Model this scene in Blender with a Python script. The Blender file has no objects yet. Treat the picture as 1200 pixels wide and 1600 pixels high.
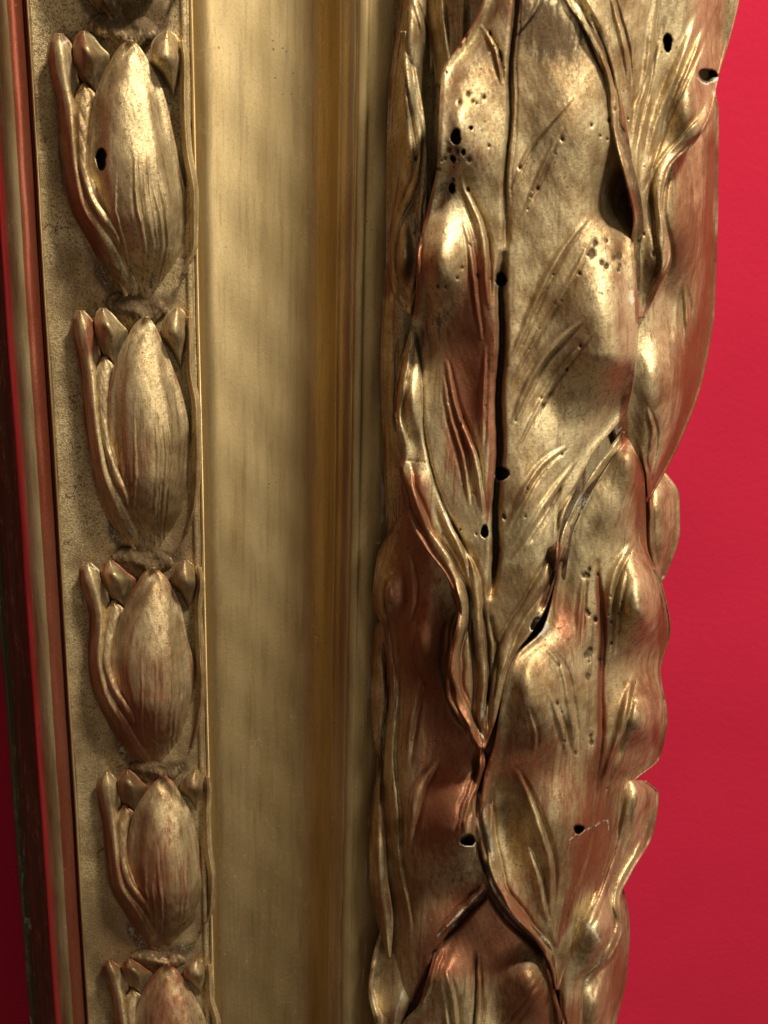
import bpy, math, random
import numpy as np
random.seed(7); rng = np.random.default_rng(7)
SC = bpy.context.scene
COL = SC.collection

# ---------------------------------------------------------------- camera
S = 0.0002                      # metres per unit of the frame's own plane
F = 2200.0
TH = math.radians(20.2); RO = math.radians(1.45)
D3 = np.array([0, -math.sin(TH), -math.cos(TH)])
U0 = np.array([0, math.cos(TH), -math.sin(TH)]); R0 = np.array([1.0, 0, 0])
RV = R0*math.cos(RO) + U0*math.sin(RO)
UV = -R0*math.sin(RO) + U0*math.cos(RO)
CP = -F*D3
def P(x, y, h):
    """point of the frame (u,v,w) at height h seen at photo position x,y"""
    x = np.asarray(x, float); y = np.asarray(y, float); h = np.asarray(h, float)
    x, y, h = np.broadcast_arrays(x, y, h)
    ray = D3*F + (x-600)[..., None]*RV + (800-y)[..., None]*UV
    t = (h-CP[2])/ray[..., 2]
    return CP + t[..., None]*ray
def PI(p):
    q = p-CP
    z = q@D3
    return 600+F*(q@RV)/z, 800-F*(q@UV)/z
def W(p):                       # frame coords -> world (wall stands in the xz plane)
    p = np.asarray(p, float)
    return np.stack([p[..., 0]*S, -p[..., 2]*S, p[..., 1]*S], -1)

from mathutils import Matrix, Vector
cam = bpy.data.objects.new('camera', bpy.data.cameras.new('camera')); COL.objects.link(cam)
def wv(a): return Vector((a[0], -a[2], a[1]))
m = Matrix((wv(RV), wv(UV), -wv(D3))).transposed().to_4x4()
m.translation = wv(CP)*S
cam.matrix_world = m
cam.data.sensor_width = 36; cam.data.lens = F/1600*36
cam.data.clip_start = 0.01; cam.data.clip_end = 20
cam.data.dof.use_dof = True
cam.data.dof.focus_distance = (F-120)*S
cam.data.dof.aperture_fstop = 30.0
SC.camera = cam
SC.render.resolution_x = 768; SC.render.resolution_y = 1024
SC.view_settings.view_transform = 'Standard'; SC.view_settings.look = 'None'
SC.view_settings.exposure = 0.0; SC.view_settings.gamma = 1.0
SC.render.engine = 'CYCLES'

# ---------------------------------------------------------------- room light
w = bpy.data.worlds.new('World'); SC.world = w; w.use_nodes = True
nt = w.node_tree; N = nt.nodes; Lk = nt.links
bg = N['Background']
tc = N.new('ShaderNodeTexCoord'); sx = N.new('ShaderNodeSeparateXYZ'); Lk.new(tc.outputs['Generated'], sx.inputs[0])
def ramp(stops, inp, mul=1.0, add=0.0, tree=None):
    tr = tree or nt
    mm = tr.nodes.new('ShaderNodeMath'); mm.operation = 'MULTIPLY_ADD'; mm.inputs[1].default_value = mul; mm.inputs[2].default_value = add
    tr.links.new(inp, mm.inputs[0])
    r = tr.nodes.new('ShaderNodeValToRGB'); tr.links.new(mm.outputs[0], r.inputs[0])
    e = r.color_ramp.elements
    e[0].position = stops[0][0]; e[0].color = (*stops[0][1], 1)
    e[1].position = stops[-1][0]; e[1].color = (*stops[-1][1], 1)
    for p, c in stops[1:-1]:
        q = e.new(p); q.color = (*c, 1)
    return r
# a museum room: dark floor, dim lower part, pale lit upper part; red walls at the sides
vert = ramp([(0.0, (.003, .002, .002)), (0.12, (.008, .004, .003)), (0.17, (.028, .014, .009)), (0.225, (.09, .048, .026)), (0.30, (.25, .165, .095)),
             (0.42, (.64, .52, .36)), (0.52, (1.0, .89, .71)), (0.66, (1.1, 1.0, .83)), (0.80, (.60, .54, .44)), (0.92, (.15, .13, .10))], sx.outputs[2], .5, .5)
side = ramp([(0.0, (1, 1, 1)), (0.16, (.9, .9, .9)), (0.38, (0, 0, 0)), (0.70, (0, 0, 0)), (0.90, (.8, .8, .8)), (1.0, (.9, .9, .9))], sx.outputs[0], .5, .5)
red = ramp([(0.3, (.11, .012, .008)), (0.7, (.14, .07, .035))], sx.outputs[0], .5, .5)
mx = N.new('ShaderNodeMixRGB'); Lk.new(side.outputs[0], mx.inputs[0]); Lk.new(vert.outputs[0], mx.inputs[1]); Lk.new(red.outputs[0], mx.inputs[2])
Lk.new(mx.outputs[0], bg.inputs[0]); bg.inputs[1].default_value = 0.56

def area(name, loc, target, size, power, col, sizey=None):
    l = bpy.data.lights.new(name, 'AREA'); l.energy = power; l.color = col
    l.shape = 'RECTANGLE'; l.size = size; l.size_y = sizey or size
    o = bpy.data.objects.new(name, l); COL.objects.link(o)
    o.location = loc
    o.rotation_euler = (Vector(target)-Vector(loc)).to_track_quat('-Z', 'Y').to_euler()
    return o
area('spot_lamp', (.36, -.52, 1.00), (0, 0, .03), .10, 33, (1, .92, .78))
area('wall_fill', (.9, -1.2, .10), (.05, 0, -.1), .45, 5, (1, .93, .82))  # unseen fill light, added to even out the wall

# ---------------------------------------------------------------- materials
def gold(name, pale=(.65, .53, .29), deep=(.34, .215, .09), rough=.47, bole_bias=0.0, streak=1.0, grainy=1.0, lumpy=.2, cloudy=1.0, met_=.76, clay=(.21, .048, .018)):
    mt = bpy.data.materials.new(name); mt.use_nodes = True
    t = mt.node_tree; n = t.nodes; l = t.links
    b = n['Principled BSDF']
    co = n.new('ShaderNodeTexCoord')
    def mapping(sc):
        q = n.new('ShaderNodeMapping'); q.inputs['Scale'].default_value = sc; l.new(co.outputs['Object'], q.inputs[0]); return q
    def noise(mp, scale, det=4, ro=.55, dist=0):
        q = n.new('ShaderNodeTexNoise'); q.inputs['Scale'].default_value = scale; q.inputs['Detail'].default_value = det
        q.inputs['Roughness'].default_value = ro; q.inputs['Distortion'].default_value = dist
        l.new(mp.outputs[0], q.inputs['Vector']); return q
    def math_(op, a, b_=None, c=None, clamp=False):
        q = n.new('ShaderNodeMath'); q.operation = op; q.use_clamp = clamp
        for i, v in enumerate((a, b_, c)):
            if v is None: continue
            if isinstance(v, (int, float)): q.inputs[i].default_value = v
            else: l.new(v, q.inputs[i])
        return q.outputs[0]
    def mix(f, a, b_):
        q = n.new('ShaderNodeMixRGB')
        if isinstance(f, (int, float)): q.inputs[0].default_value = f
        else: l.new(f, q.inputs[0])
        for i, v in ((1, a), (2, b_)):
            if isinstance(v, tuple): q.inputs[i].default_value = (*v, 1)
            else: l.new(v, q.inputs[i])
        return q.outputs[0]
    def attr(nm):
        q = n.new('ShaderNodeAttribute'); q.attribute_name = nm; return q.outputs['Fac']
    def smooth(v, a, b_):
        q = n.new('ShaderNodeMapRange'); q.interpolation_type = 'SMOOTHSTEP'
        q.inputs[1].default_value = a; q.inputs[2].default_value = b_; l.new(v, q.inputs[0]); return q.outputs[0]
    iso = mapping((1, 1, 1)); lon = mapping((1, 1, .05)); lon2 = mapping((1, 1, .16))
    big = noise(iso, 28, 5, .6, .6)          # blotches ~ 3 cm
    mid = noise(iso, 160, 5, .65)
    fine = noise(iso, 1500, 4, .7)
    grain = noise(iso, 3600, 3, .7)
    st1 = noise(lon, 700, 5, .7)
    st2 = noise(lon2, 1900, 3, .6)
    st0 = noise(lon2, 120, 4, .6)
    if cloudy < .5:
        big = noise(mapping((1, 1, .08)), 60, 4, .6); mid0 = st0
    else: mid0 = mid
    f1 = math_('ADD', math_('MULTIPLY', big.outputs[0], .6), math_('MULTIPLY', mid0.outputs[0], .4))
    c = mix(smooth(f1, .38, .60), deep, pale)
    c = mix(math_('MULTIPLY', smooth(st1.outputs[0], .48, .66), .55*streak), c, (.18, .10, .042))
    c = mix(math_('MULTIPLY', smooth(st2.outputs[0], .55, .72), .30*streak), c, (.66, .59, .38))
    pt = math_('ADD', math_('MULTIPLY', st0.outputs[0], .5), math_('MULTIPLY', big.outputs[0], .5))
    c = mix(math_('MULTIPLY', smooth(math_('SUBTRACT', 1.0, pt), .50, .61), .42*cloudy), c, (.13, .068, .028))
    # red clay rubbed bare, and red wall reflections painted in by the attribute
    bo = math_('ADD', attr('bole_reflect'), bole_bias)
    bm = math_('ADD', math_('MULTIPLY', bo, 1.25), math_('MULTIPLY', math_('SUBTRACT', st1.outputs[0], .5), 1.1))
    bm = math_('ADD', bm, math_('MULTIPLY', math_('SUBTRACT', mid.outputs[0], .5), .8))
    bmask = math_('MULTIPLY', smooth(bm, .22, .85), .88)
    c = mix(bmask, c, clay)
    # dirt and painted shade from the attribute, plus fly specks
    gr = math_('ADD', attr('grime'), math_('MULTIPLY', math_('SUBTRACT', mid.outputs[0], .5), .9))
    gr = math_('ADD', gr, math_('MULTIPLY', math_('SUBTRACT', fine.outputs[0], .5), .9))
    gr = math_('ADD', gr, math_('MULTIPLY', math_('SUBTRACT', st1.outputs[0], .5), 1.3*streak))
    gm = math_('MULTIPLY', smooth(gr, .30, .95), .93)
    vo = n.new('ShaderNodeTexVoronoi'); vo.inputs['Scale'].default_value = 420; l.new(iso.outputs[0], vo.inputs['Vector'])
    dm = noise(iso, 75, 2, .5)
    sp = math_('MULTIPLY', math_('LESS_THAN', vo.outputs['Distance'], .15), smooth(dm.outputs[0], (.45 if cloudy > .5 else .60), (.58 if cloudy > .5 else .70)))
    fn = math_('MULTIPLY', smooth(fine.outputs[0], .52, .70), .68*grainy, clamp=True)
    gm2 = math_('MAXIMUM', math_('MAXIMUM', gm, math_('MULTIPLY', sp, .75)), fn)
    cv = n.new('ShaderNodeTexVoronoi'); cv.feature = 'DISTANCE_TO_EDGE'; cv.inputs['Scale'].default_value = 130
    wq = n.new('ShaderNodeVectorMath'); wq.operation = 'MULTIPLY_ADD'; l.new(mid.outputs['Color'], wq.inputs[0]); wq.inputs[1].default_value = (.006,)*3; l.new(iso.outputs[0], wq.inputs[2]); l.new(wq.outputs[0], cv.inputs['Vector'])
    crk = math_('MULTIPLY', math_('LESS_THAN', cv.outputs['Distance'], .012), smooth(dm.outputs[0], .55, .66))
    gm2 = math_('MAXIMUM', gm2, math_('MULTIPLY', crk, .5*grainy, clamp=True))
    c = mix(math_('MULTIPLY', smooth(grain.outputs[0], .60, .70), .5*grainy, clamp=True), c, (.74, .62, .36))
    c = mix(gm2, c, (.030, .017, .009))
    ch = math_('MULTIPLY', smooth(math_('ADD', attr('chip'), math_('ADD', math_('MULTIPLY', math_('SUBTRACT', fine.outputs[0], .5), 3.0), math_('MULTIPLY', math_('SUBTRACT', mid.outputs[0], .5), 2.6))), .75, 1.15), .8)
    c = mix(ch, c, (.36, .35, .30))
    tn = math_('MULTIPLY', smooth(fine.outputs[0], .38, .66), 1.0)
    c = mix(math_('MULTIPLY', tn, .30*grainy, clamp=True), c, (.20, .125, .06))
    l.new(c, b.inputs['Base Color'])
    met = math_('SUBTRACT', math_('SUBTRACT', met_, math_('MULTIPLY', bmask, .14)), math_('ADD', math_('MULTIPLY', gm2, .75), math_('MULTIPLY', ch, .9)), clamp=True)
    l.new(met, b.inputs['Metallic'])
    l.new(math_('MULTIPLY', math_('SUBTRACT', 1.0, gm2, clamp=True), .45), b.inputs['Specular IOR Level'])
    ro = math_('ADD', math_('ADD', rough, math_('MULTIPLY', math_('SUBTRACT', mid.outputs[0], .5), .30*min(1.0, cloudy+.15))), math_('ADD', math_('MULTIPLY', gm2, .25), math_('MULTIPLY', ch, .4)), clamp=True)
    l.new(ro, b.inputs['Roughness'])
    b1 = n.new('ShaderNodeBump'); b1.inputs['Strength'].default_value = .55*grainy; b1.inputs['Distance'].default_value = .00016
    l.new(math_('ADD', grain.outputs[0], math_('MULTIPLY', fine.outputs[0], 1.4)), b1.inputs['Height'])
    b2 = n.new('ShaderNodeBump'); b2.inputs['Strength'].default_value = lumpy; b2.inputs['Distance'].default_value = .0007
    l.new(math_('ADD', mid.outputs[0], math_('MULTIPLY', st1.outputs[0], .7*streak)), b2.inputs['Height']); l.new(b1.outputs[0], b2.inputs['Normal'])
    l.new(b2.outputs[0], b.inputs['Normal'])
    return mt
M_LEAF = gold('aged_gilding_leaf')
M_BUD = gold('aged_gilding_bud', pale=(.58, .45, .235), deep=(.30, .19, .08), met_=.80, rough=.50, streak=1.2)
M_COVE = gold('smooth_gilding', pale=(.54, .405, .195), deep=(.44, .315, .135), rough=.42, streak=.5, grainy=.3, lumpy=.06, cloudy=0, met_=.95)
M_BAND = gold('stippled_gilding', pale=(.60, .475, .25), deep=(.34, .24, .11), rough=.5, streak=.3, grainy=2.0)
M_BEAD = gold('worn_gilding', rough=.30, clay=(.19, .020, .010), streak=.7, grainy=.3, lumpy=.08, cloudy=.2, met_=.85)

wm = bpy.data.materials.new('red_wall_paint'); wm.use_nodes = True
t = wm.node_tree; b = t.nodes['Principled BSDF']
tcw = t.nodes.new('ShaderNodeTexCoord')
nz = t.nodes.new('ShaderNodeTexNoise'); nz.inputs['Scale'].default_value = 22; nz.inputs['Detail'].default_value = 6; t.links.new(tcw.outputs['Object'], nz.inputs['Vector'])
cr = t.nodes.new('ShaderNodeMixRGB'); t.links.new(nz.outputs[0], cr.inputs[0])
cr.inputs[1].default_value = (.32, .0085, .028, 1); cr.inputs[2].default_value = (.40, .012, .037, 1)
t.links.new(cr.outputs[0], b.inputs['Base Color']); b.inputs['Roughness'].default_value = .9; b.inputs['Specular IOR Level'].default_value = .12
nf = t.nodes.new('ShaderNodeTexNoise'); nf.inputs['Scale'].default_value = 420; nf.inputs['Detail'].default_value = 4; t.links.new(tcw.outputs['Object'], nf.inputs['Vector'])
bw = t.nodes.new('ShaderNodeBump'); bw.inputs['Distance'].default_value = .0003; bw.inputs['Strength'].default_value = .45; t.links.new(nf.outputs[0], bw.inputs['Height']); t.links.new(bw.outputs[0], b.inputs['Normal'])

# ---------------------------------------------------------------- traced marks: grooves, rubbed clay, chips, worm holes, painted shade and reflections
# vein: carved ridge beside a groove (points, width, height)
VEINS = [
 ([(795,570),(830,485),(880,392),(915,345)],7,9), ([(800,600),(845,512),(900,425),(922,378)],5,7),
 ([(800,660),(850,560),(908,500)],7,9), ([(806,700),(862,602),(928,518)],5,7),
 ([(792,825),(840,735),(885,698)],7,8), ([(800,300),(835,222),(895,150)],5,5), ([(815,335),(850,262),(878,200)],5,5),
 ([(797,872),(850,792),(902,720)],6,7), ([(800,60),(830,20),(850,-20)],5,5),
 ([(765,480),(757,405),(745,340),(720,278)],8,11), ([(750,530),(744,455),(735,400),(724,342)],6,9),
 ([(785,130),(776,82),(750,42)],5,7), ([(757,800),(740,720),(715,640),(695,565)],7,10), ([(735,790),(716,690),(692,590)],6,8),
 ([(752,700),(757,620),(756,540)],5,6),
 ([(897,1190),(893,1110),(880,1050),(850,1010)],7,9), ([(886,1190),(876,1130),(860,1078)],6,7),
 ([(948,1020),(950,960),(960,900),(990,845)],8,10), ([(955,1025),(962,960),(978,895)],6,8),
 ([(944,1232),(970,1130),(992,1055)],8,10), ([(935,1262),(955,1180),(975,1130)],6,7),
 ([(861,1430),(856,1350),(836,1270),(805,1208)],9,12), ([(856,1440),(840,1380),(820,1315)],8,10),
 ([(830,1180),(836,1150),(828,1110)],5,5), ([(900,1010),(905,960),(915,900)],6,5),
 ([(1078,545),(1075,490),(1065,442)],6,8), ([(1014,742),(1022,680),(1010,640)],6,8), ([(1050,600),(1060,520),(1058,440)],8,4),
 ([(980,140),(974,60),(950,-20)],6,8), ([(1000,292),(1048,130),(1098,10)],10,13), ([(1012,265),(1070,115),(1122,0)],6,9),
 ([(985,255),(1008,120),(1030,-20)],7,7), ([(955,180),(945,100),(920,20)],6,5),
 ([(637,1200),(641,1120),(656,1058)],9,7), ([(636,1350),(646,1250),(682,1188)],10,9),
 ([(640,1455),(618,1300),(612,1150),(622,1000)],8,12), ([(630,1000),(640,930),(636,860)],9,6),
 ([(742,1640),(745,1560),(748,1490)],5,9), ([(714,1640),(706,1560),(698,1515)],7,10), ([(704,1640),(694,1575),(688,1538)],6,8),
 ([(775,1640),(815,1575),(850,1540)],8,7), ([(760,1640),(800,1580),(845,1520)],6,6),
 ([(668,110),(660,50),(648,0)],6,8), ([(700,95),(690,40),(690,-20)],6,8), ([(722,80),(720,30),(725,-20)],6,7),
 ([(616,700),(610,600),(618,520)],6,6), ([(640,470),(650,400),(645,330)],6,5),
 ([(965,1560),(962,1500),(968,1450)],7,6), ([(930,1580),(940,1540),(950,1500)],7,5),
]
GROOVES = [  # points, width, depth, grime, bole
 ([(806,-30),(800,100),(793,250),(787,400)],5,9,.7,.1),
 ([(786,400),(782,560),(778,740),(773,860),(768,930)],6,30,1.4,.2),
 ([(770,560),(768,700),(762,820)],5,6,.2,.6),
 ([(648,510),(658,590),(666,690),(676,745),(700,800),(722,850)],3,8,.8,0),
 ([(1112,180),(1110,300),(1107,450),(1094,560),(1060,680),(1020,755)],5,6,0,.8),
 ([(935,880),(941,1000),(938,1150),(922,1300),(895,1400),(872,1480)],4,8,.1,1.0),
 ([(700,800),(725,860),(735,930),(738,1040),(742,1120)],4,6,.25,0),
 ([(755,950),(762,1040),(760,1150)],4,6,.7,0),
 ([(766,960),(775,1020),(770,1100)],4,5,.7,0),
 ([(748,1180),(738,1225),(724,1265),(722,1300)],3,7,.9,.5),
 ([(700,970),(690,1050),(708,1110),(730,1140)],4,5,.8,.6),
 ([(860,870),(862,910),(848,950)],5,14,1.3,.6),
 ([(745,1490),(742,1560),(738,1640)],3,9,.9,0),
 ([(880,760),(850,815),(825,850)],3,5,.5,0),
 ([(632,720),(668,722)],1.5,2,.7,0), ([(760,1393),(724,1434),(690,1476),(676,1500)],5,16,.8,.3), ([(762,1392),(790,1432),(826,1466),(852,1494)],5,14,.8,.3), ([(660,940),(650,1010),(662,1080)],6,6,.2,.2), ([(755,1200),(744,1262),(748,1320),(762,1370)],4,9,.7,.2), ([(600,1010),(606,1080),(598,1170),(597,1260)],4,8,.6,.2),
 ([(988,170),(1010,120),(1040,30)],3,4,.4,0),
]
RIDGES = [ # points, half width, height: rolled margins and twisted ribs
 ([(632,724),(644,772),(672,832),(703,886),(721,925),(730,962)],8,16), ([(728,952),(714,1008),(709,1050),(717,1090),(737,1130),(752,1160)],9,16),
 ([(690,790),(715,850),(738,905),(749,960),(752,1040),(755,1110),(757,1160)],9,12),
 ([(970,690),(943,724),(904,772),(880,812),(875,860),(870,905)],8,13), ([(925,745),(895,800),(868,868),(835,930),(800,985),(778,1045),(768,1110),(759,1160)],9,12),
 ([(752,1172),(748,1208),(734,1238),(726,1268),(722,1300)],8,14), ([(757,1212),(757,1250),(768,1310),(775,1370),(797,1412),(826,1448),(854,1480)],9,17),
 ([(757,1384),(722,1421),(688,1458)],6,9), ([(690,1480),(674,1530),(655,1580)],6,12), ([(852,1492),(860,1532),(874,1582),(882,1640)],6,12),
 ([(648,520),(633,568),(624,640),(636,700)],6,12), ([(1112,160),(1103,185),(1073,218),(1038,255),(1027,300),(1036,370),(1038,412),(1016,470)],9,15),
 ([(896,5),(929,65),(952,130),(966,220),(980,270),(988,325)],6,11), ([(628,80),(648,160),(654,220),(648,290),(622,350),(610,410),(620,455)],6,10),
 ([(662,300),(655,370),(650,440)],4,6), ([(1004,700),(1013,760),(1016,840),(1034,920),(1040,990)],5,8), ([(985,1240),(972,1300),(942,1400),(905,1470)],6,8),
 ([(1022,1240),(1012,1300),(978,1368),(966,1410),(968,1450),(945,1500),(915,1530)],7,12), ([(600,880),(592,930),(602,985),(612,1050),(602,1160)],6,9),
 ([(585,1500),(580,1545),(592,1600)],6,9), ([(808,0),(804,100),(798,250),(793,330)],4,6),
]
HOLES = [(783,437,9,11),(784,740,11,11),(757,831,6,10),(731,1313,12,9),(904,1296,8,7),(712,214,8,13),(706,294,5,8),
         (1043,66,7,15),(1105,118,15,11),(838,978,9,13),(708,248,4,5),(724,238,3,5),(158,248,8,18),(736,200,3,3)]
CHIPS = [ # points, width
 ([(632,20),(608,150),(622,230),(612,330),(602,420),(594,520),(592,640)],2.5),
 ([(588,700),(596,780),(592,850)],3.5), ([(582,1000),(576,1090)],3.5),
 ([(725,860),(735,925),(745,985)],3), ([(690,770),(706,830)],2.5),
 ([(842,968),(856,972),(846,990)],5), ([(888,1314),(903,1303),(930,1290),(948,1281),(950,1296)],1.6),
 ([(748,1240),(760,1290),(772,1345)],3.5), ([(765,1380),(800,1430),(838,1470)],3.0), ([(755,1388),(720,1425),(685,1462)],1.8),
 ([(752,1100),(757,1150)],4), ([(928,900),(880,790)],0.1), ([(984,455),(986,472)],4.5), ([(970,668),(950,690)],2.5),
 ([(886,810),(905,780),(930,745)],1.6), ([(1118,112),(1116,150)],2.5),
 ([(95,70),(110,60)],3), 
 ([(130,880),(150,890)],2.5), 
 ([(36,1300),(40,1500),(48,1600)],1.0), ([(42,1435),(46,1450)],3.5),
 ([(575,1250),(572,1400),(568,1560)],1.5), ([(636,1540),(622,1570),(615,1600)],3), ([(905,1435),(925,1450),(935,1470)],4.5),
]
BOLE_REFLECT = [ (690,1450,90,120,.35), (780,1480,60,80,.35), (860,1250,70,120,.3), (840,1560,90,60,.35), (120,1200,14,400,.25), # x, y, rx, ry, amount   (red clay in view, and red wall reflections painted in)
 (735,560,45,110,1.0), (750,420,26,80,.5), (715,700,30,110,.5), (700,1150,60,110,.6), (680,1280,60,90,.55), (640,880,40,80,.7), (650,790,20,60,1.0),
 (800,10,40,60,.5), (1095,420,25,150,.25), (1080,580,30,100,.7), (1005,790,18,90,.9), (975,660,8,60,1.0), (985,330,8,40,1.0),
 (890,970,40,60,.7), (820,1180,70,60,.5), (760,1440,60,50,.9), (930,1330,40,70,.8), (650,1000,70,110,.6), (690,1500,40,40,.4),
 (960,1200,50,90,.5), (1000,1000,30,50,.3), (965,1520,25,80,.6), (655,440,7,60,1.0), (607,420,6,50,1.0), (760,240,40,40,.35),
 (850,1600,60,40,.9), (240,1370,80,120,.55), (225,1080,80,120,.5), (205,720,66,100,.42), (115,700,12,120,.9), (135,390,25,50,.9),
 (125,90,10,40,1.0), (142,525,10,35,1.0), (260,1600,70,90,.55), (160,1330,14,90,.6), (137,1070,12,90,.6), (120,340,22,90,.7), (100,500,8,50,.7),
 (710,180,14,8,.0), (870,1390,40,50,.3), (215,1150,50,40,.4), (1035,980,8,50,1.0), (1025,1150,8,30,.7),
]
GRIME_SHADE = [  # dirt patches, plus shade painted on lobes, hollows and bud bases
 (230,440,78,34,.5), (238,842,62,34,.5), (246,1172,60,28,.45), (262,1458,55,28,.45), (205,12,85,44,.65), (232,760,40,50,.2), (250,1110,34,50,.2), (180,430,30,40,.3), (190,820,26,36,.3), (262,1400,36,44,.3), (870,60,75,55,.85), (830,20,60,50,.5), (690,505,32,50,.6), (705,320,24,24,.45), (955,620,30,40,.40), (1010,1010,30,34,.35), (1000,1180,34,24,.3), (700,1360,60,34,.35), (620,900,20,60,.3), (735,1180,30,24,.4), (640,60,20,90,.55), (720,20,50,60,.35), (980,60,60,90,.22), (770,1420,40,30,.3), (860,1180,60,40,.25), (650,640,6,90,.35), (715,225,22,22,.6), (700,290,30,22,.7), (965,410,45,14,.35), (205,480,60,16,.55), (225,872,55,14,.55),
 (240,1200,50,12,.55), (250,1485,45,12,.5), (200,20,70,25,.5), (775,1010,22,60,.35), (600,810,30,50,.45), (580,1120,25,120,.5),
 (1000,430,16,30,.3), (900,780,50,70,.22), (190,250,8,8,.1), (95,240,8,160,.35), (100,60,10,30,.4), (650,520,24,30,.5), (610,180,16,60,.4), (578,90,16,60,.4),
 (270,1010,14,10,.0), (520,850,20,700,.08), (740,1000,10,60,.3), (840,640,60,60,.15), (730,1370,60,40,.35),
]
PITS = []
for pts, wd, am in VEINS[:20]:
    for _ in range(random.choice((1,3,6))):
        i = random.randrange(len(pts)-1); f = random.random()
        x = pts[i][0]*(1-f)+pts[i+1][0]*f; y = pts[i][1]*(1-f)+pts[i+1][1]*f
        PITS.append((x+random.gauss(3, 3.5), y+random.gauss(0, 4), random.choice((.9,1.2,1.5,2.4))))
for cx, cy, sd, k in ((710,250,22,22),(965,400,20,14),(735,140,30,10),(920,1020,8,7),(924,960,5,6),(925,900,6,8),(950,200,16,12),(800,820,30,10),(690,420,25,6),(905,1150,18,4)):
    for _ in range(k*2//3):
        PITS.append((random.gauss(cx, sd), random.gauss(cy, sd), random.uniform(1.4, 3.4)))
PITS += [(921,1018,7),(918,1056,5),(930,380,4),(925,395,6),(967,398,5),(940,410,3)]

def seg_dist(x, y, pts):
    """signed distance, and position 0..1 along the polyline"""
    best = np.full(x.shape, 1e9); sg = np.zeros_like(x); tt = np.zeros_like(x)
    L = [math.hypot(pts[i+1][0]-pts[i][0], pts[i+1][1]-pts[i][1]) for i in range(len(pts)-1)]
    tot = sum(L); acc = 0
    for i in range(len(pts)-1):
        ax, ay = pts[i]; bx, by = pts[i+1]; dx, dy = bx-ax, by-ay; l2 = dx*dx+dy*dy
        t = np.clip(((x-ax)*dx+(y-ay)*dy)/l2, 0, 1)
        ex = x-(ax+t*dx); ey = y-(ay+t*dy); d = np.hypot(ex, ey)
        s = np.sign(dx*ey-dy*ex)
        mk = d < best
        best = np.where(mk, d, best); sg = np.where(mk, s, sg); tt = np.where(mk, (acc+t*L[i])/tot, tt)
        acc += L[i]
    return best, sg, tt
def smooth_pts(pts, k=6):
    if len(pts) < 3: return pts
    p = [pts[0]]+list(pts)+[pts[-1]]; out = []
    for i in range(1, len(p)-2):
        for j in range(k):
            t = j/k
            out.append(tuple(.5*((2*p[i][a])+(-p[i-1][a]+p[i+1][a])*t+(2*p[i-1][a]-5*p[i][a]+4*p[i+1][a]-p[i+2][a])*t*t+(-p[i-1][a]+3*p[i][a]-3*p[i+1][a]+p[i+2][a])*t**3) for a in (0, 1)))
    out.append(pts[-1]); return out
VEINS = [(smooth_pts(a), b, c) for a, b, c in VEINS]
RIDGES = [(smooth_pts(a), b, c) for a, b, c in RIDGES]
GROOVES = [(smooth_pts(a), *r) for a, *r in GROOVES]
CHIPS = [(smooth_pts(a), b) for a, b in CHIPS]

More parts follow.
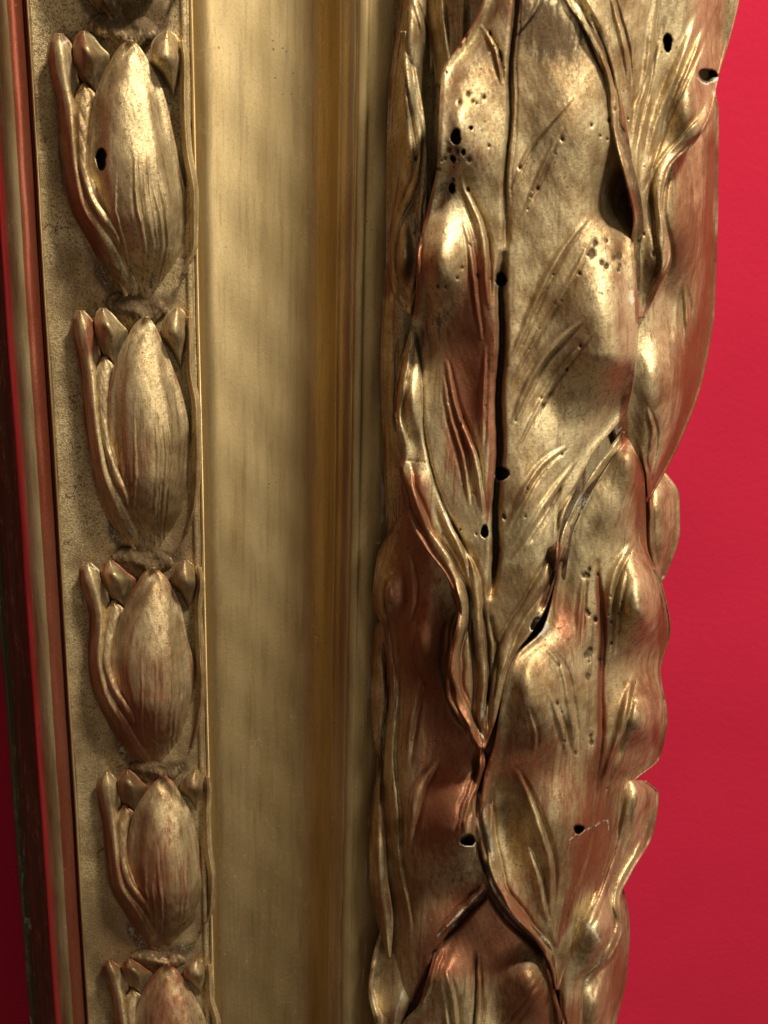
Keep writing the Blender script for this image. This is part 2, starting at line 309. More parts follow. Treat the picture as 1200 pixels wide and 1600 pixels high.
def wear_shade(x, y, relief=True):
    sh = x.shape; x = x.ravel(); y = y.ravel()
    dh = np.zeros_like(x); bo = np.zeros_like(x); gr = np.zeros_like(x); ch = np.zeros_like(x)
    # ragged wander so nothing is ruler-drawn
    xw = x+2.0*np.sin(y*.037+x*.013)+.25*np.sin(y*.19+2); yw = y+1.0*np.sin(x*.05+y*.02)
    def near(pts, r):
        xs = [p[0] for p in pts]; ys = [p[1] for p in pts]
        return np.where((x > min(xs)-r) & (x < max(xs)+r) & (y > min(ys)-r) & (y < max(ys)+r))[0]
    if relief:
        for pts, wd, am in VEINS:
            k = near(pts, wd*5)
            if not len(k): continue
            d, s, t = seg_dist(xw[k], yw[k], pts)
            env = np.sin(np.pi*np.clip(t*.96+.02, 0, 1))**1.0
            ww = wd*.75*(.55+.45*env)
            sd = d*s
            dh[k] += am*env*(.8*np.exp(-(sd/ww)**2)-.9*np.exp(-((sd-1.5*ww)/(.55*ww))**2)-.25*np.exp(-((sd+1.6*ww)/(.8*ww))**2))
            gr[k] += .45*env*np.exp(-((sd-1.5*ww)/(.5*ww))**2)
        for pts, wd, dp, g, bl in GROOVES:
            k = near(pts, wd*4)
            if not len(k): continue
            d, s, t = seg_dist(xw[k], yw[k], pts)
            env = np.clip(np.minimum(t, 1-t)*9+.25, 0, 1)
            e = np.exp(-(d/wd)**2)*env
            dh[k] -= dp*e; gr[k] += g*e; bo[k] += bl*np.exp(-(d/(wd*1.7))**2)*env
    if relief:
        for pts, wd, am in RIDGES:
            k = near(pts, wd*3)
            if not len(k): continue
            d, s, t = seg_dist(xw[k], yw[k], pts)
            env = np.clip(np.minimum(t, 1-t)*7+.05, 0, 1)*(.85+.15*np.sin(t*17+pts[0][0]))
            q = d/(wd*(.75+.25*np.sin(t*11+pts[0][1])**2))
            dh[k] += env*(am*np.sqrt(np.clip(1-q*q, 0, 1))-.32*am*np.exp(-((q-1.35)/.4)**2))
            gr[k] += .55*env*np.exp(-((q-1.25)/.28)**2)
            bo[k] += .15*env*np.exp(-((q-1.0)/.25)**2)
    for hx, hy, rx, ry in HOLES:
        q = np.hypot((x-hx)/rx, (y-hy)/ry)+.08*np.sin(np.arctan2(y-hy, x-hx)*3+hx)
        if relief: dh -= 45*np.clip((1.0-q)*4, 0, 1)
        gr += 3.0*np.clip((1.05-q)*5, 0, 1)
        lo = (q > .98) & (q < 1.22) & (y-hy > ry*.25)
        ch += 1.2*lo*(1 if rx > 8 and hx > 600 else 0)
    for px, py, r in PITS:
        k = np.where((abs(x-px) < 3*r) & (abs(y-py) < 4*r))[0]
        if len(k):
            q = np.hypot((x[k]-px)/r, (y[k]-py)/(r*1.4))
            if relief: dh[k] -= 4*np.exp(-q**2)
            gr[k] += 1.5*np.exp(-q**2)
    for pts, wd in CHIPS:
        k = near(pts, wd*4)
        if len(k):
            d, s, t = seg_dist(xw[k], yw[k], pts)
            ch[k] += 1.1*np.exp(-(d/wd)**2)
    for bx, by, rx, ry, a in BOLE_REFLECT: bo += a*np.exp(-((x-bx)/rx)**2-((y-by)/ry)**2)
    for bx, by, rx, ry, a in GRIME_SHADE: gr += a*np.exp(-((x-bx)/rx)**2-((y-by)/ry)**2)
    return dh.reshape(sh), bo.reshape(sh), gr.reshape(sh), ch.reshape(sh)

# ---------------------------------------------------------------- mesh helpers
root = bpy.data.objects.new('picture_frame', None); COL.objects.link(root)
root['label'] = 'old carved gilded picture frame with bud moulding and large curling leaves on the red wall'
root['category'] = 'picture frame'
def grid_obj(name, pts, mat, parent, attrs=None, flip=False):
    ny, nx = pts.shape[:2]
    v = W(pts).reshape(-1, 3)
    idx = np.arange(ny*nx).reshape(ny, nx)
    q = np.stack([idx[:-1, :-1], idx[1:, :-1], idx[1:, 1:], idx[:-1, 1:]], -1).reshape(-1, 4)
    if flip: q = q[:, ::-1]
    me = bpy.data.meshes.new(name)
    me.vertices.add(len(v)); me.vertices.foreach_set('co', v.ravel())
    me.loops.add(len(q)*4); me.loops.foreach_set('vertex_index', q.ravel())
    me.polygons.add(len(q)); me.polygons.foreach_set('loop_start', np.arange(len(q))*4)
    me.polygons.foreach_set('use_smooth', np.ones(len(q), bool))
    me.update(calc_edges=True); me.validate()
    for k, a in (attrs or {}).items():
        at = me.attributes.new(k, 'FLOAT', 'POINT'); at.data.foreach_set('value', a.ravel().astype(np.float32))
    me.materials.append(mat)
    o = bpy.data.objects.new(name, me); COL.objects.link(o)
    if parent is not None: o.parent = parent
    return o
def pchip(xs, ys, q):
    xs = np.asarray(xs, float); ys = np.asarray(ys, float)
    if len(xs) == 2: return np.interp(q, xs, ys)
    h = np.diff(xs); d = np.diff(ys)/h
    mth = np.zeros_like(ys)
    for i in range(1, len(xs)-1):
        if d[i-1]*d[i] > 0:
            w1 = 2*h[i]+h[i-1]; w2 = h[i]+2*h[i-1]; mth[i] = (w1+w2)/(w1/d[i-1]+w2/d[i])
    mth[0] = d[0]; mth[-1] = d[-1]
    q = np.clip(q, xs[0], xs[-1]); i = np.clip(np.searchsorted(xs, q)-1, 0, len(h)-1)
    t = (q-xs[i])/h[i]
    return (2*t**3-3*t**2+1)*ys[i]+(t**3-2*t**2+t)*h[i]*mth[i]+(-2*t**3+3*t**2)*ys[i+1]+(t**3-t**2)*h[i]*mth[i+1]
def wob(x, y, sc=1.0, seed=0):
    return (np.sin(x*.021*sc+y*.017*sc+seed)+.6*np.sin(x*.047*sc-y*.031*sc+seed*2.1)+.4*np.sin(x*.09*sc+y*.083*sc+seed*3.3)+.3*np.sin(-x*.15*sc+y*.06*sc+seed))

def dome(x, y):
    xc = np.interp(y, [0, 800, 1600], [850, 815, 775]); hw = np.interp(y, [0, 500, 1000, 1600], [285, 275, 240, 215])
    t = (x-xc)/hw; a = np.abs(t)
    return np.where(a < 1, 45+165*np.clip(1-a*a, 0, 1)**.75, 45-330*(a-1))

def leaf(L, R, hs, bumps=(), lift=0, rim=3.0, under=70, name='leaf', res=2.0, edge_bole=.75, label=None, absolute=False, parent=None, mat=None, curl=(0, 0), relief=True, grime=0, rough=0, scab=0):
    """L,R: traced outline (x,y) top to bottom; hs: [(y,[5 heights across])]; bumps: x,y,rx,r_above,r_below,amount"""
    y0 = max(L[0][1], R[0][1]); y1 = min(L[-1][1], R[-1][1])
    ny = max(12, int((y1-y0)/res)); ys = np.linspace(y0, y1, ny)
    lx = pchip([p[1] for p in L], [p[0] for p in L], ys); rx = pchip([p[1] for p in R], [p[0] for p in R], ys)
    wmax = (rx-lx).max(); nx = max(10, int(wmax/res))
    t = np.linspace(0, 1, nx); t = t*.85+.15*(.5-.5*np.cos(np.pi*t))
    lx = lx+rim*.7; rx = np.maximum(rx-rim*.7, lx+.5)
    X = lx[:, None]*(1-t)+rx[:, None]*t; Y = np.repeat(ys[:, None], nx, 1)
    cols = np.stack([pchip([h[0] for h in hs], [h[1][k] for h in hs], ys) for k in range(5)], 1) if len(hs) > 1 else np.tile(hs[0][1], (ny, 1)).astype(float)
    tk = np.array([0, .25, .5, .75, 1.])
    H = np.stack([pchip(tk, cols[j], t) for j in range(ny)], 0)
    H = H+lift+(0 if absolute else dome(X, Y))
    for bx, by, brx, up, dn, am in bumps:
        sy = np.where(Y < by, up, dn)
        H = H+am*(1.0 if absolute else 2.4)*np.exp(-((X-bx)/brx)**2-np.abs((Y-by)/sy)**2.0)
    # soft turned-up lip along both margins
    dl = X-lx[:, None]; dr = rx[:, None]-X
    for cv, dd, ph in ((curl[0], dl, 0), (curl[1], dr, 2)):
        H = H+cv*(1.3+.5*np.sin(Y*.03+ph))*(np.exp(-(dd/6.5)**2)-.45*np.exp(-((dd-17)/8)**2))
    dh, bo, gr, ch = wear_shade(X, Y, relief)
    H = H+dh+.9*wob(X, Y, .7, lx[0])+.22*wob(X, Y, 4.1, ys[0])
    gr = gr+grime; ch = ch+scab
    if rough: H = H+rough*(wob(X, Y, 6.3, 1)+wob(X, Y, 3.1, 5))
    eb = np.exp(-(np.minimum(dl, dr)/3.5)**2)*edge_bole*.7
    bo = bo+eb*(.45+.35*np.sin(Y*.045+lx[0])+.3*np.sin(Y*.021+X*.01))
    # rounded rim, then an undercut that returns to the wood below
    ringsL = []; ringsR = []
    for a in (30, 60, 90, 125):
        s, c = math.sin(math.radians(a))*rim, (1-math.cos(math.radians(a)))*rim
        ringsL.append((lx-s, H[:, 0]-c)); ringsR.append((rx+s, H[:, -1]-c))
    ins = np.minimum(14, (rx-lx)*.3)
    ringsL.append((lx+ins, H[:, 0]-rim*2-10)); ringsR.append((rx-ins, H[:, -1]-rim*2-10))
    ringsL.append((lx+ins*1.2, H[:, 0]-under)); ringsR.append((rx-ins*1.2, H[:, -1]-under))
    XL = np.stack([r[0] for r in ringsL[::-1]], 1); HL = np.stack([r[1] for r in ringsL[::-1]], 1)
    XR = np.stack([r[0] for r in ringsR], 1); HR = np.stack([r[1] for r in ringsR], 1)
    nL = XL.shape[1]
    Xa = np.concatenate([XL, X, XR], 1); Ha = np.concatenate([HL, H, HR], 1); Ya = np.repeat(ys[:, None], Xa.shape[1], 1)
    def padE(A, l=0, r=0): return np.concatenate([np.repeat(A[:, :1], nL, 1)*1.0+l, A, np.repeat(A[:, -1:], nL, 1)+r], 1)
    bo = padE(bo); gr = padE(gr); ch = padE(ch)
    gr[:, :2] += 1.1; gr[:, -2:] += 1.1; gr[:, 2] += .3; gr[:, -3] += .3  # shade painted into the undercuts, dark seams below the rims
    # close the two ends downwards
    def cap(A, val): return np.concatenate([A[:1]+val, A, A[-1:]+val], 0)
    Xa = np.concatenate([Xa[:1], Xa[:1], Xa, Xa[-1:], Xa[-1:]], 0)
    e = rim
    Ya = np.concatenate([Ya[:1]+2, Ya[:1]-e*.7, Ya, Ya[-1:]+e*.7, Ya[-1:]-2], 0)
    Ha = np.concatenate([Ha[:1]-under, Ha[:1]-e, Ha, Ha[-1:]-e, Ha[-1:]-under], 0)
    ex = lambda A: np.concatenate([A[:1], A[:1], A, A[-1:], A[-1:]], 0)
    o = grid_obj(name, P(Xa, Ya, Ha), mat or M_LEAF, parent or root, {'bole_reflect': ex(bo), 'grime': ex(gr), 'chip': ex(ch)})
    if label: o['label'] = label
    return o

# ---------------------------------------------------------------- the wall
wp = P(600, 800, -420)
bw_ = bpy.data.meshes.new('wall')
c = np.array([[-16000, -16000, -420], [16000, -16000, -420], [16000, 16000, -420], [-16000, 16000, -420]], float)
bw_.from_pydata([tuple(v) for v in W(c)], [], [(0, 1, 2, 3)]); bw_.materials.append(wm)
wo = bpy.data.objects.new('wall', bw_); COL.objects.link(wo); wo['kind'] = 'structure'; wo['label'] = 'crimson painted gallery wall behind the frame'

BUDS = [ # tip x,y  base x,y  half width, knob x,y of the outer sepal
 ((196,-400),(205,38),82), ((203,64),(226,468),76), ((228,496),(238,868),66), ((238,888),(246,1198),66), ((258,1214),(262,1484),62), ((262,1508),(278,1740),60)]
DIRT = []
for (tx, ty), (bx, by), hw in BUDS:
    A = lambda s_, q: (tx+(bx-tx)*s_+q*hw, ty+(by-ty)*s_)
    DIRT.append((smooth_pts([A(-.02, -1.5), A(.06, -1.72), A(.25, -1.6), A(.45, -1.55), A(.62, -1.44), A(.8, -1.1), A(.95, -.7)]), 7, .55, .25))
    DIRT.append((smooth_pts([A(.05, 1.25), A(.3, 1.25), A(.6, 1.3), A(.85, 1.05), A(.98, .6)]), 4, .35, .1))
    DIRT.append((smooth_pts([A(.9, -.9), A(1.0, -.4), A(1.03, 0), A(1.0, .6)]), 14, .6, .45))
# ---------------------------------------------------------------- straight mouldings
V0 = P(600, 2050, 0)[1]; V1 = P(600, -350, 0)[1]
def moulding(name, prof, mat, wobble=.8, boles=(), label=None, step=4, stain=1.0, dirt=False, grime=0):
    """prof: (x at photo height 800, w); swept along the rail"""
    px = []; pw = []
    for i in range(len(prof)-1):
        (xa, wa), (xb, wb) = prof[i], prof[i+1]
        k = max(2, int(math.hypot(xb-xa, wb-wa)/3))
        for j in range(k): px.append(xa+(xb-xa)*j/k); pw.append(wa+(wb-wa)*j/k)
    px.append(prof[-1][0]); pw.append(prof[-1][1])
    px = np.array(px); pw = np.array(pw)
    q = P(px, 800, pw)
    vs = np.arange(V0, V1, step)[::-1]
    pts = np.zeros((len(vs), len(px), 3))
    pts[:, :, 0] = q[:, 0]; pts[:, :, 2] = q[:, 2]; pts[:, :, 1] = vs[:, None]
    X, Y = PI(pts)
    pts[:, :, 2] += wobble*wob(q[None, :, 0]*.8, vs[:, None]*.7, .8, len(prof))
    pts[:, :, 0] += wobble*.5*np.sin(vs[:, None]*.011+1)
    _, bo, gr, ch = wear_shade(X, Y, False)
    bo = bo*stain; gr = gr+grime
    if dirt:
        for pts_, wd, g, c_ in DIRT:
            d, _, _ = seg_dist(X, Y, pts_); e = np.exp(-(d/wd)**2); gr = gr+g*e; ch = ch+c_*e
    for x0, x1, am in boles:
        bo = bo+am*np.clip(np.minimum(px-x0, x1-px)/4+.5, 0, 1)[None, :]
    o = grid_obj(name, pts, mat, root, {'bole_reflect': bo, 'grime': gr, 'chip': ch})
    if label: o['label'] = label
    return o
def arc(cx, cw, rx, rw, a0, a1, n=14):
    return [(cx+rx*math.cos(math.radians(a0+(a1-a0)*i/n)), cw+rw*math.sin(math.radians(a0+(a1-a0)*i/n))) for i in range(n+1)]
moulding('back_edge', [(75, -421), (-2, -140), (-16, -128), (-14, -123), (-9, -122), (-6, -127), (2, -112), (8, -90), (22, -70), (29, -56), (33, -42)], M_BEAD, stain=0, grime=1.0, label='dark outer edge')  # whole edge darkened evenly
moulding('round_bead', [(31, -48)]+arc(60, -38, 28, 34, 168, 20, 20)+[(88, -22), (89, -10), (91, -8), (93, -12)], M_BEAD, boles=[(63, 88, 1.2)], stain=.3, label='round bead rubbed down to red clay')
moulding('flat_band', [(92, -14)]+[(92+208*i/16, -12+44*(i/16)**1.4) for i in range(17)]+[(303, 37), (306, 38), (309, 37), (311, 31), (313, 30)], M_BAND, wobble=1.0, stain=0.0, dirt=True, step=3)
cove = [(312.5, 26), (314, 33), (318, 33)]
for i in range(41):
    t_ = i/40; x_ = 318+(522-318)*t_
    cove.append((x_, float(pchip([0, .04, .1, .2, .35, .5, .65, .75, .83, .89, .94, 1], [33, 18, 8, 0, -8, -14, -17, -15, -9, 0, 12, 40], np.array([t_]))[0])))
cove += [(527, 43), (533, 49), (539, 53), (543, 55), (545.5, 55.5)]
moulding('cove', cove, M_COVE, wobble=.7, stain=.4, label='broad smooth hollow moulding')
moulding('fillet', [(544, 51), (545.2, 56.5), (548, 59.5), (554, 60.5), (560, 60), (563, 58.5), (575, 57), (590, 54), (625, 46), (660, 30)], M_COVE, wobble=.9, stain=.6)
# solid wood under the leaves
yy = np.linspace(-350, 2050, 240); tt_ = np.linspace(0, 1, 90)
xl = np.full_like(yy, 606.); xr = np.interp(yy, [-350, 0, 500, 800, 1000, 1250, 1600, 2050], [1090, 1085, 1060, 985, 985, 940, 930, 900])
X = xl[:, None]*(1-tt_)+xr[:, None]*tt_; Y = np.repeat(yy[:, None], 90, 1)
H = dome(X, np.clip(Y, 0, 1600))-62
H[:, -1] = -420; X[:, -1] -= 60; H[:, -2] = np.minimum(H[:, -2], -60); H[:, 0] = 10
_, bo, gr, ch = wear_shade(X, Y, False)
grid_obj('carved_ground', P(X, Y, H), M_LEAF, root, {'bole_reflect': bo+.3, 'grime': gr+.45, 'chip': ch})

# ---------------------------------------------------------------- leaves of the torus
# blurred leaves far behind on the right
leaf([(960,700),(960,800),(980,880),(1015,925)], [(985,700),(1035,735),(1060,775),(1061,830),(1047,880),(1026,925)],
     [(700,[-50,-30,-20,-30,-60]),(760,[-10,0,0,-15,-60])], [(1030,800,20,30,60,25)], absolute=True, lift=-30, under=90, rim=5, edge_bole=.0, label='pale leaf tip curling out behind')
leaf([(966,1222),(955,1260),(938,1320),(912,1410),(885,1475),(874,1530),(880,1620)], [(1005,1218),(1028,1240),(1020,1300),(985,1365),(968,1405),(972,1450),(950,1500),(912,1535),(908,1620)],
     [(1222,[-10,0,5,-10,-50]),(1400,[-5,10,10,0,-10]),(1540,[10,15,15,10,0])], [(1000,1250,25,30,50,20),(935,1460,35,50,50,26),(1010,1300,12,60,50,-14)], lift=-15, under=110, rim=4, edge_bole=.25, label='pale greenish gilt leaf bending outward')
leaf([(960,1350),(905,1480),(890,1560),(880,1700)], [(972,1375),(983,1450),(978,1530),(962,1600),(950,1700)],
     [(1350,[-10,0,0,-15,-55]),(1700,[-10,0,0,-15,-60])], [(930,1570,24,40,60,16)], lift=-50, under=100)
# right big leaf behind
leaf([(960,80),(950,400),(955,650),(1006,782)], [(1085,80),(1122,175),(1121,320),(1116,480),(1098,590),(1062,690),(1014,782)],
     [(80,[-60,-45,-40,-45,-70]),(180,[-10,-5,0,-10,-40]),(400,[-25,-12,5,0,-60]),(600,[-25,-10,8,0,-45]),(780,[-30,-15,0,-5,-30])],
     [(1055,330,40,110,80,18),(1045,470,40,60,80,-12),(1030,600,40,60,90,14)], lift=-22, under=130, rim=4, label='long plain leaf on the outer right side')
# left column of narrow leaves
leaf([(640,-200),(628,0),(608,150),(605,260),(604,400),(600,470),(596,560),(600,700),(606,830),(622,960)], [(700,-200),(690,0),(684,170),(680,300),(665,420),(650,520),(645,640),(650,760),(655,830),(640,960)],
     [(-200,[0,0,-10,-25,-40]),(150,[-15,8,4,-30,-50]),(500,[0,4,0,-10,-20]),(830,[-10,0,0,0,-10]),(960,[-40,-30,-30,-30,-40])],
     [(640,60,14,60,70,10),(625,640,14,60,80,10)], lift=-16, under=60, label='narrow dark leaf beside the fillet')
leaf([(628,40),(618,110),(612,200),(622,270),(612,340),(604,400),(610,450),(636,490)], [(640,50),(652,120),(664,200),(668,280),(664,350),(660,410),(650,460),(644,495)],
     [(40,[0,4,6,0,-10]),(200,[-4,4,14,6,-8]),(300,[-4,4,6,10,0]),(495,[0,4,4,4,0])],
     [(634,150,14,50,50,12),(640,250,14,40,40,8),(630,400,18,60,45,20)], lift=0, under=40, rim=2.5, curl=(3, 5), edge_bole=.6, label='pale wavy leaf margin at the top left')
leaf([(650,-200),(660,0),(672,60),(682,130)], [(780,-200),(760,0),(730,60),(700,110),(690,135)],
     [(-200,[-30,-10,0,0,0]),(135,[-35,-20,-8,-6,-5])], [], lift=-5, under=60)
# lower left reddish leaf
leaf([(622,740),(612,820),(590,872),(583,940),(600,985),(606,1050),(592,1160),(588,1260),(598,1370),(610,1480),(622,1565)], [(660,740),(715,820),(760,950),(775,1100),(772,1200),(768,1300),(765,1385),(722,1425),(694,1465),(668,1515),(642,1567)],
     [(740,[-40,-36,-36,-36,-36]),(840,[-8,0,-5,-10,-10]),(950,[0,8,6,0,0]),(1150,[-6,10,14,4,-6]),(1300,[-4,6,14,10,0]),(1400,[-14,-4,4,6,6]),(1500,[-24,-16,-10,-8,-8]),(1565,[-36,-32,-30,-30,-30])],
     [(605,930,16,40,40,16),(660,960,40,70,80,10),(690,1160,45,90,100,-9),(715,1290,46,80,44,20),(640,1240,26,120,80,8),(655,1010,30,60,40,8),(720,1410,50,40,40,-8)], lift=-4, label='broad reddish leaf, low on the left')  # reddish tone set by the traced colour patches
leaf([(600,950),(586,990),(580,1050),(582,1130),(594,1200)], [(604,950),(606,985),(606,1050),(602,1130),(598,1200)], [(985,[0,6,8,4,0])], [], lift=-8, under=40, rim=2.5)
leaf([(596,1190),(584,1240),(578,1290),(578,1370),(590,1440),(606,1495)], [(598,1190),(602,1300),(606,1370),(614,1440),(610,1497)], [(1210,[0,6,8,4,0])], [(592,1340,10,70,60,8)], lift=-6, under=40, rim=2.5)
leaf([(604,1430),(582,1500),(576,1550),(586,1600),(590,1700)], [(607,1430),(636,1515),(640,1560),(622,1620),(620,1700)], [(1430,[-30,-30,-30,-30,-30]),(1500,[6,0,-8,-14,-26]),(1700,[6,0,-8,-4,0])], [], lift=-12, under=40, rim=3, curl=(6, 0), label='curled pale leaf at the lower left')
# bottom leaf
leaf([(735,1375),(700,1440),(682,1480),(668,1530),(655,1570),(630,1600),(620,1700)], [(770,1375),(850,1450),(860,1500),(866,1545),(880,1600),(890,1700)],
     [(1375,[-30,-30,-28,-28,-28]),(1470,[-12,-8,-16,-18,-16]),(1560,[0,4,-4,8,0]),(1640,[-10,-4,-4,-4,-8]),(1700,[-10,-4,-4,-4,-8])],
     [(690,1530,24,40,30,16),(830,1530,36,40,50,20),(790,1580,40,40,40,-6)], lift=-26, under=70, curl=(6, 6), edge_bole=.8, label='lowest leaf in view, emerging from under the others')
# lower right great leaf
leaf([(971,676),(958,692),(905,775),(874,850),(868,900),(850,980),(802,1030),(783,1100),(772,1165),(757,1215),(750,1300),(766,1380),(795,1425),(838,1470),(860,1510),(868,1545)],
     [(974,676),(984,690),(1006,750),(1010,850),(1036,920),(1047,985),(1032,1050),(1042,1120),(1030,1185),(990,1222),(968,1280),(935,1390),(900,1470),(880,1520),(872,1548)],
     [(680,[0,4,6,4,0]),(760,[-6,2,10,8,0]),(860,[0,2,4,0,-20]),(960,[-4,6,4,0,-35]),(1080,[8,10,4,0,-35]),(1180,[0,8,4,-4,-40]),(1300,[0,-6,10,0,-30]),(1400,[0,-8,2,-2,-20]),(1548,[-8,-10,-10,-12,-14])],
     [(985,720,22,26,60,16),(1003,950,38,80,44,42),(1008,1125,36,52,44,36),(850,1100,50,80,60,16),(815,1060,24,40,60,10),(895,1290,40,60,80,8),(960,800,40,60,40,8),(960,1180,30,70,50,9),(880,930,30,60,60,-8),(790,1290,30,60,90,-16)],
     lift=20, under=95, curl=(5, 2), edge_bole=.95, label='large leaf with wavy margin, low on the right')
leaf([(744,1168),(738,1215),(722,1260),(716,1300),(722,1312)], [(758,1168),(756,1215),(746,1262),(742,1300),(740,1314)], [(1168,[0,6,8,6,0]),(1314,[-4,2,4,2,-4])], [], lift=8, under=50, rim=3, edge_bole=.8, relief=True, label='thin twisted leaf tip ending at a worm hole')
# great central leaf
leaf([(770,-200),(765,-40),(748,20),(716,74),(692,112),(687,170),(685,250),(668,330),(653,400),(650,470),(642,515),(628,565),(617,640),(631,705),(625,735),(634,800),(662,852),(700,905),(717,955),(704,1020),(698,1080),(722,1130),(748,1168)],
     [(870,-200),(900,-40),(950,60),(975,180),(992,300),(990,380),(994,440),(997,500),(992,570),(979,640),(960,668),(930,702),(900,762),(874,830),(870,885),(856,940),(832,985),(802,1025),(786,1070),(775,1120),(757,1170)],
     [(-200,[-20,0,5,-5,-10]),(60,[-18,4,4,2,8]),(200,[4,8,2,4,8]),(240,[8,10,0,2,4]),(330,[-16,2,2,0,-10]),(440,[6,12,0,4,0]),(560,[-26,0,2,8,6]),(660,[-8,-4,4,4,-10]),(760,[-2,-4,2,2,-4]),(880,[4,-6,-8,-4,4]),(960,[4,-6,-12,-6,2]),(1080,[8,0,-8,-2,6]),(1170,[0,0,-2,0,0])],
     [(706,200,46,100,70,20),(684,400,40,95,70,20),(958,550,60,190,52,27),(984,318,42,52,34,-24),(900,200,60,120,120,8),(640,620,18,70,60,16),(650,760,22,40,70,10),(730,620,30,120,140,-6),(905,470,50,70,60,3),(860,620,36,60,60,-6),(820,780,30,60,60,6)],
     lift=46, under=100, curl=(6, 3), edge_bole=1.0, label='largest leaf, centre, with a split dark midrib')
# upper right leaf laid over it
leaf([(845,-200),(880,-10),(922,62),(946,130),(962,220),(980,290),(990,345),(984,395),(985,440),(992,495)],
     [(1180,-200),(1152,0),(1122,120),(1112,170),(1086,222),(1046,262),(1034,320),(1047,395),(1030,445),(1006,498)],
     [(-200,[0,0,-10,10,-30]),(60,[2,-8,-12,12,-30]),(200,[4,-4,-12,8,0]),(280,[16,4,-2,6,10]),(330,[20,8,4,6,10]),(400,[6,4,6,6,0]),(498,[-16,-14,-12,-14,-20])],
     [(1085,180,30,60,50,16),(970,320,16,80,40,14),(1030,390,16,50,50,10),(1120,60,20,60,40,-10)],
     lift=46, under=90, curl=(6, 6), edge_bole=.4, label='ribbed leaf at the top right with a curled margin')
leaf([(1120,-200),(1110,-60),(1108,40),(1116,110)], [(1180,-200),(1158,-20),(1140,60),(1124,112)], [(-200,[0,4,6,0,-30]),(112,[-10,0,0,-10,-30])], [], lift=-6, under=90, label='dark leaf edge at the top right corner')

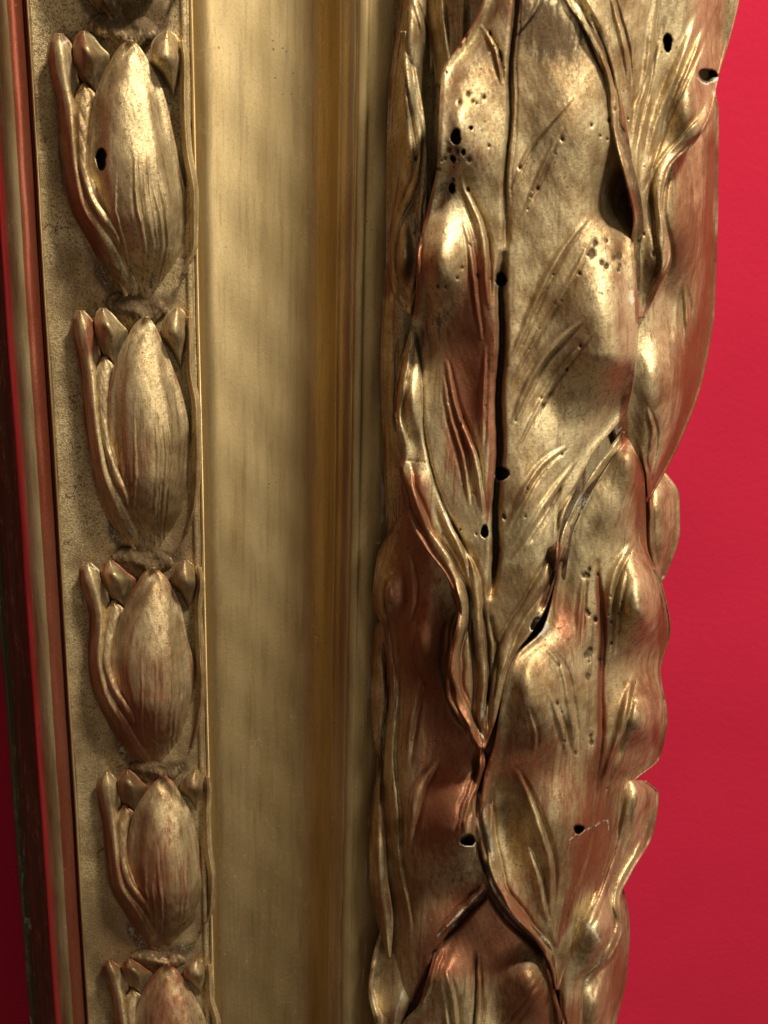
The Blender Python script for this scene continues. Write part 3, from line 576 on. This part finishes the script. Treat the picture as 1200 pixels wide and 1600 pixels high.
# ---------------------------------------------------------------- bud moulding
LABELS = ['bud cut off by the top edge', 'tallest bud, pale, with a worm hole at its left', 'second full bud from the top', 'third full bud from the top', 'reddish fourth full bud', 'bud cut off by the bottom edge']
def bandh(x, y):                 # height of the flat band under a photo point
    xe = 92+(x-np.interp(y, [0, 1600], [42, 138]))*1.0
    return -12+44*np.clip((xe-92)/208, 0, 1.05)**1.4
for bi, ((tx, ty), (bx, by), hw) in enumerate(BUDS):
    Ln = by-ty; k = hw/70.0
    def M(s, q):
        q2 = q+.035*math.sin(s*6.5+bi*2.3)+.025*math.sin(s*13+bi*4.1+q)+.03*math.sin(bi*5.7)*abs(q)
        return (tx+(bx-tx)*s+q2*hw, ty+Ln*s)
    def line(pts): return [M(s, q) for s, q in pts]
    jit = [random.uniform(-.05, .05) for _ in range(8)]
    def fn(L, R, hs, bumps=(), **kw):
        LL = line(L); RR = line(R)
        hh = [(ty+Ln*s, [v*k for v in row]) for s, row in hs]
        bb = [(tx+(bx-tx)*s+q*hw, ty+Ln*s, rx*hw, up*Ln, dn*Ln, am*k) for s, q, rx, up, dn, am in bumps]
        base = float(bandh((tx+bx)/2, (ty+by)/2))
        kw.setdefault('lift', 0)
        kw['lift'] += base*1.0
        return leaf(LL, RR, hh, bb, absolute=True, mat=M_BUD, res=1.8, **kw)
    # the main petal carries the others
    n0 = len(VEINS)
    for q, s0 in random.sample([(-.45, .5), (-.25, .45), (0, .4), (.2, .42), (.42, .45), (-.35, .42), (.1, .35), (.3, .36), (.55, .42), (.7, .5), (-.6, .55)], 6):
        q += jit[1]; s0 += random.uniform(-.05, .08)
        VEINS.append((line([(.97, q*.55), (.8, q*.9), ((s0+.8)/2, q), (s0, q*.85)]), (2.6 if random.random() < .6 else 4)*k, random.uniform(2, 5.5)*k))
    bud = fn([(0, -.06), (.02, -.2), (.08, -.41), (.2, -.72), (.35, -.92), (.5, -1.0), (.65, -.97), (.8, -.8), (.92, -.55), (1, -.38)],
             [(0, .06), (.02, .18), (.08, .37), (.2, .63), (.35, .82), (.5, .95), (.65, .98), (.8, .90), (.92, .70), (1, .5)],
             [(0, [26, 31, 33, 31, 26]), (.12, [26, 42, 46, 42, 26]), (.3, [26, 58, 64, 59, 26]), (.5, [22, 66, 76, 67, 20]), (.66, [14, 62, 74, 62, 10]), (.8, [4, 42, 52, 42, 0]), (.92, [-4, 8, 14, 8, -8]), (1, [-8, -4, 0, -4, -10])],
             [(.2, -.3, .3, .1, .1, 3+20*jit[2])], name='bud', rim=3, under=60, curl=(5*k, 4*k), edge_bole=.7, label=LABELS[bi])
    del VEINS[n0:]
    sub = dict(parent=bud, relief=False)
    fn([(-.10, -.7), (-.06, -.9), (-.03, -.75), (.0, -.45), (.03, -.3)], [(-.10, .5), (-.06, .8), (-.03, .8), (.0, .6), (.03, .35)],
       [(-.10, [-4, 0, 2, 0, -4]), (-.05, [0, 8, 6, 10, 4]), (-.02, [2, 14, 18, 16, 4]), (.03, [0, 8, 12, 8, 0])],
       [(-.06, -.3, .25, .02, .03, 5), (-.05, .3, .2, .03, .02, 6), (-.03, .0, .12, .02, .02, -6)], name='collar', rim=2, under=25, edge_bole=0, grime=.5, rough=1.0, scab=0, **sub)
    # outer sepal on the left: an S-shaped ridge with a knob on top
    fn([(-.025, -1.56), (.01, -1.68), (.06, -1.70), (.12, -1.64), (.25, -1.52), (.45, -1.50), (.62, -1.40), (.78, -1.10), (.92, -.72), (.99, -.44)],
       [(-.025, -1.38), (.01, -1.22), (.06, -1.12), (.12, -1.08), (.25, -1.0), (.45, -1.0), (.62, -.9), (.78, -.5), (.92, -.2), (.99, -.05)],
       [(-.025, [0, 10, 12, 8, 0]), (.06, [-2, 18, 22, 14, 2]), (.15, [-4, 18, 22, 14, 4]), (.4, [-8, 24, 34, 26, 14]), (.7, [-12, 16, 38, 36, 22]), (.9, [-12, 2, 18, 18, 10]), (1, [-10, -6, -4, -4, -6])],
       name='outer_sepal', rim=3, under=30, edge_bole=.6, **sub)
    # flat pale inner lip between sepal and petal
    fn([(.17, -1.0), (.21, -1.12), (.3, -1.2), (.45, -1.22), (.6, -1.08), (.70, -.86), (.76, -.68), (.79, -.55)],
       [(.17, -.92), (.21, -.74), (.3, -.82), (.45, -.92), (.6, -.78), (.70, -.50), (.76, -.38), (.79, -.46)],
       [(.17, [14, 18, 20, 18, 14]), (.3, [26, 31, 31, 30, 22]), (.5, [32, 39, 40, 39, 30]), (.7, [36, 47, 49, 48, 40]), (.79, [30, 38, 42, 40, 36])],
       name='inner_sepal', rough=.5, rim=4, under=30, edge_bole=.1, **sub)
    # small petals showing at the shoulders
    fn([(-.035, -1.04), (-.02, -1.12), (.02, -1.16), (.08, -1.14), (.14, -1.02), (.19, -.82)], [(-.035, -.88), (-.02, -.78), (.02, -.6), (.06, -.42), (.12, -.5), (.19, -.66)],
       [(-.03, [12, 22, 26, 18, 8]), (.06, [8, 36, 42, 22, 6]), (.19, [4, 6, 8, 6, 2])],
       [(.03, -.95, .2, .03, .05, 14)], name='shoulder_petal', rim=3, under=40, edge_bole=.9, **sub)
    fn([(-.035, .68), (-.02, .56), (.02, .44), (.07, .42), (.13, .58), (.22, .78)], [(-.035, .88), (-.02, .98), (.02, 1.05), (.07, 1.08), (.14, 1.02), (.22, .9)],
       [(-.03, [14, 26, 30, 22, 8]), (.06, [18, 40, 44, 34, 8]), (.13, [-4, 18, 22, 16, 0]), (.22, [-8, -4, 0, -4, -8])],
       name='shoulder_petal', lift=14, rim=3, under=40, edge_bole=.3, **sub)
    # thin sepal down the right side
    fn([(.0, 1.02), (.08, 1.02), (.2, .98), (.4, 1.02), (.6, 1.06), (.78, .98), (.9, .8)], [(.0, 1.16), (.08, 1.20), (.2, 1.16), (.4, 1.22), (.6, 1.24), (.78, 1.14), (.9, .88)],
       [(0, [2, 12, 18, 12, 0]), (.5, [4, 18, 22, 16, 0]), (.9, [-4, 2, 4, 2, -4])],
       name='side_sepal', lift=24, rim=2.5, under=25, edge_bole=.35, **sub)
